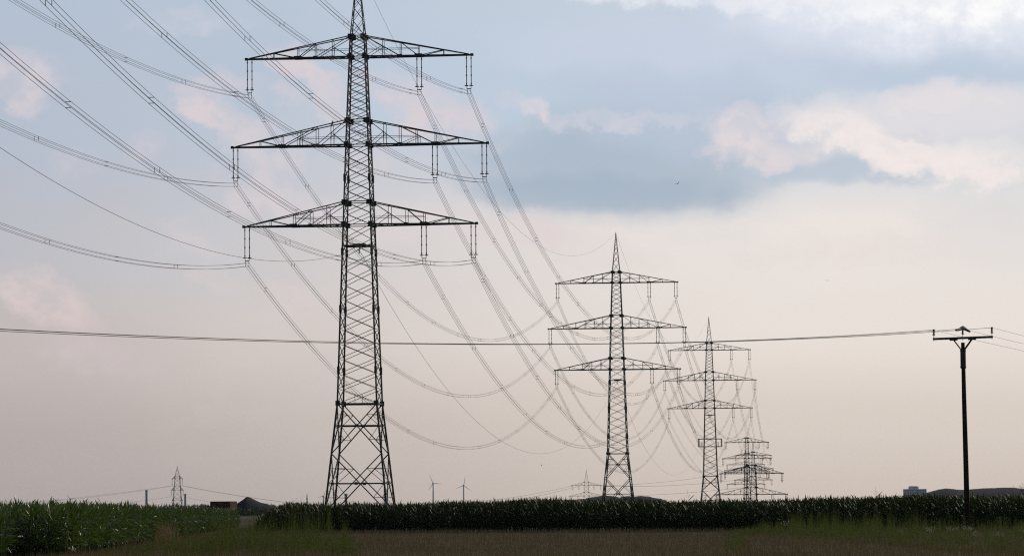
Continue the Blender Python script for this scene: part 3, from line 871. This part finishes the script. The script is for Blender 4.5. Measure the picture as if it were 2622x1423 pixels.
# lower growth along the left field edge and around the gap
N_ = 4200
Y = rng.uniform(165, 375, N_); t = rng.random(N_)
X = np.interp(Y, [150, 415, 430], [-17.6, -30.6, -31.2]) + 0.2 + t * np.interp(Y, [165, 300, 430], [9, 7, 1.6])
ok = (X < -0.0698 * Y + 0.3) | (Y < front_y(X) - 0.8)
V, F, mi = weeds(np.stack([X, Y], 1)[ok], rng.uniform(0.3, 0.75, ok.sum()) * np.interp(Y[ok], [165, 300, 380], [1, 0.8, 0.45]), 16, clump=0.25)
o = np_mesh('weeds', V, F, [M_WEED], mi)
tag(o, 'low green weeds along the left cornfield edge and in the gap between fields', 'weeds', kind='stuff')
# bright sprigs at the right foot of the clump
N_ = 420
Y = rng.uniform(141, 160, N_); px = rng.normal(868, 22, N_); X = pxray(px, Y)
V, F, mi = weeds(np.stack([X, Y], 1), rng.uniform(0.25, 0.85, N_), 18, 0.14, 0.018)
o = np_mesh('weeds', V, F, [M_WEED2], mi)
tag(o, 'bright yellow green sprigs at the right foot of the tall weed clump', 'weeds', kind='stuff')
# straw coloured tuft
N_ = 500
X = rng.normal(-21.2, 0.55, N_); Y = rng.normal(222, 2.0, N_)
V, F = strips(np.stack([X, Y, np.zeros(N_)], 1), rng.uniform(0, 6.3, N_), rng.uniform(0.5, 1.35, N_), np.full(N_, 0.03), rng.uniform(1.2, 1.57, N_), rng.uniform(0, 0.7, N_), 3)
o = np_mesh('grass_tuft', V, F, [M_DRY])
tag(o, 'dry straw coloured grass tuft before the left cornfield edge', 'grass', kind='stuff')
# right weed bank
N_ = 9000
px = rng.uniform(1845, 2700, N_)
fr_ = np.interp(px, [1840, 1900, 2200, 2450, 2622, 2700], [240, 233, 172, 140, 128, 124])
bk = np.interp(px, [1840, 1960, 2700], [248, 262, 250])
Y = fr_ + (bk - fr_) * rng.random(N_) ** 1.5
X = pxray(px, Y)
prof = np.interp(px, [1845, 1900, 1960, 2040, 2110, 2200, 2330, 2420, 2500, 2622], [0.2, 0.4, 0.75, 1.15, 1.12, 1.05, 0.98, 0.8, 0.78, 0.8])
depth = (Y - fr_) / (bk - fr_)
prof = prof * np.interp(depth, [0, 0.12, 0.45, 1], [0.32, 0.7, 1.0, 1.0]) * np.interp(Y, [125, 190, 250], [0.85, 1.0, 1.0])
hgt = prof * rng.uniform(0.7, 1.2, N_) * (1 + 0.16 * np.sin(X * 2.3 + 0.1 * Y))
V, F, mi = weeds(np.stack([X, Y], 1), hgt, 20, 0.12, clump=0.24)
o = np_mesh('weeds', V, F, [M_WEED], mi)
tag(o, 'bank of tall green weeds around the wooden pole at lower right', 'weeds', kind='stuff')
N_ = 500
px = rng.normal(1880, 14, N_); Y = rng.uniform(140, 205, N_); X = pxray(px, Y)
V, F, mi = weeds(np.stack([X, Y], 1), rng.uniform(0.2, 0.55, N_), 16, 0.14, 0.016)
o = np_mesh('weeds', V, F, [M_WEED2], mi)
tag(o, 'narrow strip of green sprigs in the stubble left of the weed bank', 'weeds', kind='stuff')
# thistle heads gone to seed
parts = []
cl = [(2372, 1355, 12), (2425, 1352, 7), (2441, 1353, 6), (2465, 1352, 8), (2478, 1352, 8), (2491, 1366, 9), (2545, 1367, 12), (2556, 1372, 6), (2614, 1357, 10), (2004, 1338, 4), (2300, 1362, 3)]
for (cx, cy, k) in cl:
    Yc = 196.0
    for _ in range(k * 3):
        yy = Yc + rng.normal(0, 1.5)
        x = pxray(cx + rng.normal(0, 6), yy); z = CAM_H + (1302 - 0.0076 * (cx - 1311) - cy + rng.normal(0, 3.5)) / FPX * yy
        n = 7
        parts.append((*strips(np.tile([[x, yy, z]], (n, 1)), rng.uniform(0, 6.3, n), rng.uniform(0.03, 0.075, n), np.full(n, 0.03), rng.uniform(-0.6, 1.5, n), np.zeros(n), 1), 0))
    parts.append((*strips(np.array([[pxray(cx, Yc), Yc, 0]]), np.array([0.0]), np.array([CAM_H + (1295 - cy) / FPX * Yc]), np.array([0.02]), np.array([PI / 2]), np.array([0.0]), 1), 1))
V, F, mi = join(parts)
o = np_mesh('thistle_flowers', V, F, [M_FLOWER, M_STALK], mi)
tag(o, 'whitish thistle heads gone to seed among the right weed bank', 'flowers', kind='stuff')
# stubble field
N_ = 100000
Y = 124 + (300 - 124) * rng.random(N_) ** 1.25
X = rng.uniform(-0.155, 0.155, N_) * Y
ok = (Y < front_y(X) - 0.3) & (X > np.interp(Y, [138, 150, 415], [-17.2, -17.6, -30.4]))
X, Y = X[ok], Y[ok]; n = len(X)
patch = np.sin(X * 0.55 + 0.05 * Y) * np.sin(Y * 0.11 + X * 0.2)
hgt = rng.uniform(0.14, 0.44, n) * (1 + 0.3 * patch)
V, F = strips(np.stack([X, Y, np.zeros(n)], 1), rng.uniform(0, 6.3, n), hgt, rng.uniform(0.014, 0.05, n), rng.uniform(1.2, 1.57, n), rng.uniform(-0.2, 0.4, n), 1)
o = np_mesh('stubble', V, F, [M_STUB])
tag(o, 'brown dry stubble covering the field in the foreground', 'stubble', kind='stuff')
N_ = 5000
Y = rng.uniform(135, 285, N_); X = rng.uniform(-0.04, 0.1, N_) * Y
m_ = (np.sin(X * 0.9 + 2) * np.sin(Y * 0.13 + 1) > 0.45) & (Y < front_y(X) - 0.3)
X, Y = X[m_], Y[m_]; n = len(X)
V, F, mi = weeds(np.stack([X, Y], 1), rng.uniform(0.12, 0.35, n), 8, 0.2, 0.016)
o = np_mesh('weeds', V, F, [M_WEED], mi)
tag(o, 'thin patches of green regrowth scattered through the brown stubble', 'weeds', kind='stuff')


# ------------------------------------------------------------------ bushes, trees, hedge
def leaf_cloud(n, cx, cy, cz, rx, ry, rz, size, lumps=9):
    lc = rng.normal(0, 0.5, (lumps, 3)); lc /= np.maximum(1, np.linalg.norm(lc, axis=1))[:, None]
    k = rng.integers(0, lumps, n)
    d = rng.normal(0, 1, (n, 3)); d /= np.linalg.norm(d, axis=1)[:, None]
    p = lc[k] * 0.68 + d * (rng.random(n) ** 0.5)[:, None] * 0.45
    b = p * np.array([rx, ry, rz]) + np.array([cx, cy, cz]); b[:, 2] = np.maximum(b[:, 2], 0.05)
    return strips(b, rng.uniform(0, 6.3, n), rng.uniform(0.7, 1.4, n) * size, rng.uniform(0.4, 0.7, n) * size, rng.uniform(-0.7, 1.2, n), rng.uniform(-0.5, 0.8, n), 1, rng.normal(0, 0.7, n))


def bush(name, x, y, w, h, label, cat, n=900, size=0.16, trunk=True):
    root = thing(name, label, cat, (x, y, 0))
    V, F = leaf_cloud(n, 0, 0, h * 0.55, w / 2, w / 2, h * 0.48, size)
    np_mesh('crown', V, F, [M_BUSH], None, root)
    b = MB(); b.tube([(0, 0, -0.1), (0.05, 0, h * 0.35), (-0.05, 0.1, h * 0.7)], [0.05 * h ** 0.6, 0.035 * h ** 0.6, 0.015], 7)
    for k in range(5):
        a = k * 1.25; b.tube([(0, 0, h * (0.18 + 0.06 * k)), (math.cos(a) * w * 0.22, math.sin(a) * w * 0.22, h * (0.45 + 0.07 * k))], [0.03 * h ** 0.5, 0.01], 5)
    b.build('trunk', M_BARK, root)


bush('bush', -75.9, 600, 1.9, 3.4, 'small dark bush poking above the far left corn', 'bush')
bush('bush', -65.5, 570, 3.2, 2.85, 'low wide dark bush above the left corn, right of the smaller one', 'bush')
bush('tree', 82.0, 595, 3.2, 5.3, 'dark tree crown cut by the right edge above the corn', 'tree', 1500, 0.2)


def hedge(name, x0, x1, y, h, label, n, size, mat_, wob=0.3, dep=3.0):
    bx = rng.uniform(x0, x1, n); by = y + rng.normal(0, dep, n)
    prof = h * (1 - wob + wob * (0.5 + 0.28 * np.sin(bx * 9.0 / (x1 - x0) * 3 + y) + 0.22 * np.sin(bx * 31 / (x1 - x0) * 3)))
    bz = prof * rng.random(n) ** 0.6
    V, F = strips(np.stack([bx, by, bz], 1), rng.uniform(0, 6.3, n), rng.uniform(0.6, 1.4, n) * size, rng.uniform(0.5, 0.9, n) * size, rng.uniform(-0.6, 1.3, n), rng.uniform(-0.5, 0.6, n), 1, rng.normal(0, 0.7, n))
    o = np_mesh(name, V, F, [mat_])
    return tag(o, label, 'hedge' if name == 'hedge' else 'wood', kind='stuff')


hedge('hedge', -100, -72, 1200, 2.9, 'dark hedge under the pointed dark heap in the gap between cornfields', 5000, 0.7, M_BUSH)
hedge('wood', -480, -300, 5200, 11.5, 'pale blue far wood behind the straw stack at left', 4500, 4.0, M_WOODS, 0.5, 12)
hedge('wood', -300, 700, 6200, 11.5, 'long faint far wood along the horizon behind all pylons', 9000, 5.0, M_WOODS, 0.5, 20)


# ------------------------------------------------------------------ hills and heaps
def mound(name, prof, y, depth, m, rough, label=None, cat=None, n=90, nd=14):
    xs = np.array([p[0] for p in prof]); hs = np.array([p[1] for p in prof])
    gx = np.linspace(xs[0], xs[-1], n); hx = np.interp(gx, xs, hs)
    hx = hx + rough * np.interp(np.arange(n), np.arange(0, n + 3, 3)[: (n + 2) // 3 + 1], rng.normal(0, 1, (n + 2) // 3 + 1)) * np.clip(hx / hs.max() * 3, 0, 1)
    V = []
    for k in range(nd + 1):
        s = k / nd * 2 - 1
        f = math.cos(s * PI / 2) ** 0.9 if abs(s) < 1 else 0
        V.append(np.stack([gx, np.full(n, y + s * depth), np.maximum(hx, 0) * f + rough * 0.4 * rng.normal(0, 1, n) * (0 < k < nd)], 1))
    V = np.concatenate(V)
    F = np.array([(k * n + i, k * n + i + 1, (k + 1) * n + i + 1, (k + 1) * n + i) for k in range(nd) for i in range(n - 1)])
    o = np_mesh(name, V, F, [m], smooth=False)
    o['kind'] = 'structure'
    if label: o['label'] = label
    return o


mound('hill', [(-119, 0), (-114, 3.4), (-112, 4.7), (-110.9, 5.3), (-109, 6.5), (-108, 7.4), (-107.4, 7.7), (-106.7, 7.4), (-105.3, 6.7), (-102.5, 5.3), (-99.6, 4.6), (-96.2, 3.4), (-91, 2.4), (-84, 0)], 1500, 16, M_HEAP, 0.03,
      'pointed dark heap between the two cornfields')
mound('hill', [(-30, 0), (-10, 7), (3, 9.2), (20, 8.4), (38, 9.3), (52, 9.2), (66, 11.2), (78, 12.6), (90, 11.8), (104, 11.9), (116, 11.5), (126, 9.9), (140, 4), (150, 0)], 3200, 60, M_WOODS, 0.28,
      'low wooded rise behind the second largest pylon')
mound('hill', [(270, 0), (290, 8.2), (310, 9.0), (322, 9.8), (334, 12.8), (344, 15.2), (350, 15.9), (357, 15.0), (366, 14.9), (374, 15.4), (388, 16.4), (398, 16.2), (410, 14.6), (430, 14.4), (470, 12), (520, 0)], 3000, 70, M_WOODS, 0.22,
      'long dark wooded hill behind the wooden pole at the right')
mound('hill', [(-139, 0), (-137, 2.6), (-134.4, 4.1), (-132, 3.9), (-129, 2.4), (-126, 0)], 1500, 6, M_STRAW, 0.06,
      'small brown mound under the narrow far pylon')

# ------------------------------------------------------------------ straw stack, tower block, far masts
st = thing('straw_stack', 'brown stack of square straw bales behind the left cornfield end', 'straw stack', (-55.0, 705, 0), math.radians(-4))
bw, bh = 1.25, 0.72
for r in range(5):
    for c in range(3):
        b = MB(); jx, jz = rnd.uniform(-0.03, 0.03), 0
        b.box(((c - 1) * (bw + 0.02) + jx, 0, bh / 2 + r * (bh + 0.012)), (bw, 9.0 + rnd.uniform(-0.15, 0.15), bh))
        b.build('straw_bale', M_STRAW, st)

tb = thing('apartment_block', 'pale grey far tower block with stepped roof by the right hill', 'building', (540.0, 5000, 0))
b = MB(); b.box((-7.0, 0, 12.2), (16.5, 14, 24.4)); b.box((8.3, 1.0, 12.2), (13.4, 12, 24.4)); b.build('wall', M_CONC, tb)
b = MB(); b.box((-2.0, 0, 26.1), (12.6, 9, 3.4)); b.box((-2.4, 0, 28.0), (10.2, 7.4, 0.5)); b.build('roof', M_CONC, tb)
for r in range(8):
    for (cx, w, yf, nn) in ((-7.0, 16.5, -7.03, 5), (8.3, 13.4, -5.03, 4)):
        for k in range(nn):
            b = MB(); x = cx - w / 2 + (k + 0.5) * w / nn
            b.box((x, yf, 2.2 + r * 2.85), (w / nn - 0.9, 0.08, 1.35)); b.build('window', M_GLASS, tb)


def turbine(x, y, h, R, rot, label):
    root = thing('wind_turbine', label, 'wind turbine', (x, y, 0), rnd.uniform(-0.3, 0.3), 'far wind turbines')
    b = MB(); b.tube([(0, 0, 0), (0, 0, h)], [1.9, 1.2], 10); b.build('tower', M_WHITE, root)
    b = MB(); b.box((0, 1.5, h + 1.2), (2.8, 7, 2.8)); b.build('nacelle', M_WHITE, root)
    b = MB(); b.tube([(0, -2.6, h + 1.2), (0, -4.0, h + 1.2)], [1.6, 0.5], 8); b.build('hub', M_WHITE, root)
    for k in range(3):
        a = rot + k * 2 * PI / 3; d = Vector((math.sin(a), 0, math.cos(a))); c = Vector((0, -3.2, h + 1.2))
        pr = Vector((math.cos(a), 0, -math.sin(a)))
        b = MB(); vs = []
        for f, w in ((0.02, 0.7), (0.2, 1.2), (0.6, 0.75), (1.0, 0.25)):
            p = c + d * R * f
            vs += [p - pr * w / 2 - Vector((0, 0.22, 0)), p + pr * w / 2 - Vector((0, 0.22, 0)), p + pr * w / 2 + Vector((0, 0.22, 0)), p - pr * w / 2 + Vector((0, 0.22, 0))]
        fs = [(i * 4 + j, i * 4 + (j + 1) % 4, i * 4 + 4 + (j + 1) % 4, i * 4 + 4 + j) for i in range(3) for j in range(4)] + [(3, 2, 1, 0), (12, 13, 14, 15)]
        b.add(vs, fs); b.build('blade', M_WHITE, root)


turbine(-173.2, 8000, 57, 20, math.radians(-25), 'far white wind turbine right of the tallest pylon, left of the two')
turbine(-107.6, 8000, 52, 20, math.radians(8), 'far white wind turbine right of the tallest pylon, right of the two')
turbine(-278.3, 8000, 55, 20, math.radians(40), 'far white wind turbine seen through the right legs of the tallest pylon')
turbine(-409.6, 8000, 31, 13, math.radians(20), 'tiny wind turbine just left of the tallest pylon foot')
turbine(-954.0, 8000, 29, 13, math.radians(-38), 'tiny wind turbine above the left corn, right of the dark bush')


def stack(x, y, h, r, label, name='chimney'):
    root = thing(name, label, 'chimney', (x, y, 0), 0, 'far chimneys')
    b = MB(); b.tube([(0, 0, 0), (0, 0, h)], [r * 1.15, r], 12); b.build('shaft', M_CHIM, root)
    b = MB(); b.tube([(0, 0, h - r * 1.2), (0, 0, h + 0.3)], r * 1.2, 12); b.build('rim', M_CHIM, root)


stack(-494.0, 5000, 30.5, 1.5, 'pale far chimney left of the narrow far pylon')
stack(-112.8, 2500, 12.6, 0.9, 'short far chimney seen through the legs of the tallest pylon')
stack(-403.0, 4560, 23, 1.2, 'bluish far chimney close behind the narrow far pylon')
mast = thing('lattice_mast', 'small dark pointed mast between the dark heap and the tallest pylon', 'mast', (-166.8, 3000, 0))
b = MB()
for i, j in ((-1, -1), (1, -1), (1, 1), (-1, 1)): b.bar((i * 1.4, j * 1.4, 0), (0, 0, 15.5), 0.3)
for k in range(6):
    z0 = k * 2.4; z1 = z0 + 2.4; s0, s1 = 1.4 * (1 - z0 / 15.5), 1.4 * (1 - z1 / 15.5)
    for i, j in ((-1, -1), (1, -1), (1, 1), (-1, 1)):
        b.bar((i * s0, j * s0, z0), (-j * s1, i * s1, z1), 0.2)
b.build('lattice', M_STEEL_FAR, mast)
b = MB(); b.box((0, 0, 4.2), (2.4, 2.4, 0.4)); b.build('platform', M_STEEL_FAR, mast)


# ------------------------------------------------------------------ birds
def bird(loc, rz, span, label, flap=0.35, bank=0.0):
    root = thing('bird', label, 'bird', loc, rz, 'birds in the sky')
    root.rotation_euler = (0, bank, rz)
    L_ = span * 0.42
    b = MB(); b.tube([(0, -L_ * 0.5, 0), (0, -L_ * 0.38, 0.01), (0, -L_ * 0.22, 0), (0, 0.05 * L_, -0.005), (0, L_ * 0.3, 0), (0, L_ * 0.42, 0.0), (0, L_ * 0.62, 0)],
                     [0.005, span * 0.03, span * 0.045, span * 0.062, span * 0.035, span * 0.02, span * 0.012], 8)
    b.add([(-span * .02, L_ * .35, 0), (span * .02, L_ * .35, 0), (span * .06, L_ * .68, 0), (-span * .06, L_ * .68, 0), (0, L_ * .5, .01)], [(0, 1, 4), (1, 2, 4), (2, 3, 4), (3, 0, 4)])
    b.build('body', M_BIRD, root, True)
    for s in (-1, 1):
        w = MB(); pts = [(0.04, -0.10, 0.12, 0.0), (0.25, -0.14, 0.08, flap * 0.5), (0.42, -0.06, 0.08, flap * 0.55), (0.5, 0.02, 0.05, flap * 0.5)]
        vs = []
        for (x, y0, y1, z) in pts:
            for dz in (0.006, -0.006): vs += [(s * x * span, y0 * span, (z * x * 2 + dz) * span), (s * x * span, y1 * span, (z * x * 2 + dz) * span)]
        fs = []
        for k in range(3):
            o_ = k * 4
            fs += [(o_, o_ + 1, o_ + 5, o_ + 4), (o_ + 2, o_ + 6, o_ + 7, o_ + 3), (o_, o_ + 4, o_ + 6, o_ + 2), (o_ + 1, o_ + 3, o_ + 7, o_ + 5)]
        fs += [(0, 2, 3, 1), (12, 13, 15, 14)]
        w.add(vs, fs); w.build('wing', M_BIRD, root)


bird((13.49, 300, 27.98), 0.35, 0.52, 'small dark bird gliding under the dark grey cloud band', 0.5, -0.45)
bird((34.04, 400, 26.13), 0.2, 0.5, 'tiny faint bird in the pale sky above the level wires', 0.15, 0.0)
bird((3.80, 500, 7.59), 0.9, 0.4, 'tiny dark bird low over the corn left of second pylon', 0.5, 0.4)
bird((40.35, 300, 3.32), 0.8, 0.22, 'tiny bird low over the right hill by the edge', 0.4, 0.2)
pb = thing('bird', 'dark bird perched on left slope of middle arm of tallest pylon', 'bird', (-21.72, 449.6, 48.62), 0.6)
b = MB(); b.tube([(0, 0.22, -0.12), (0, 0.1, 0.02), (0, 0, 0.16), (0, -0.06, 0.3), (0, -0.08, 0.38), (0, -0.13, 0.42), (0, -0.2, 0.41)], [0.02, 0.07, 0.1, 0.085, 0.05, 0.055, 0.008], 8)
b.build('body', M_BIRD, pb, True)
b = MB(); b.bar((0, 0.05, 0.05), (0, 0.3, -0.32), 0.07, 0.03); b.build('tail', M_BIRD, pb)

# ------------------------------------------------------------------ air
hz = MB(); hz.box((0, 4400, 74.0), (5000, 9400, 150.0))
hm = bpy.data.materials.new('pale_haze'); hm.use_nodes = True
nt = hm.node_tree; nt.nodes.clear()
pv = nt.nodes.new('ShaderNodeVolumePrincipled'); ou = nt.nodes.new('ShaderNodeOutputMaterial')
pv.inputs['Color'].default_value = (0.68, 0.8, 1.0, 1)
pv.inputs['Density'].default_value = 1.2e-5
pv.inputs['Anisotropy'].default_value = 0.2
nt.links.new(pv.outputs[0], ou.inputs['Volume'])
ho = hz.build('haze', hm); tag(ho, 'thin pale haze softening the far pylons and hills', 'haze', kind='stuff')
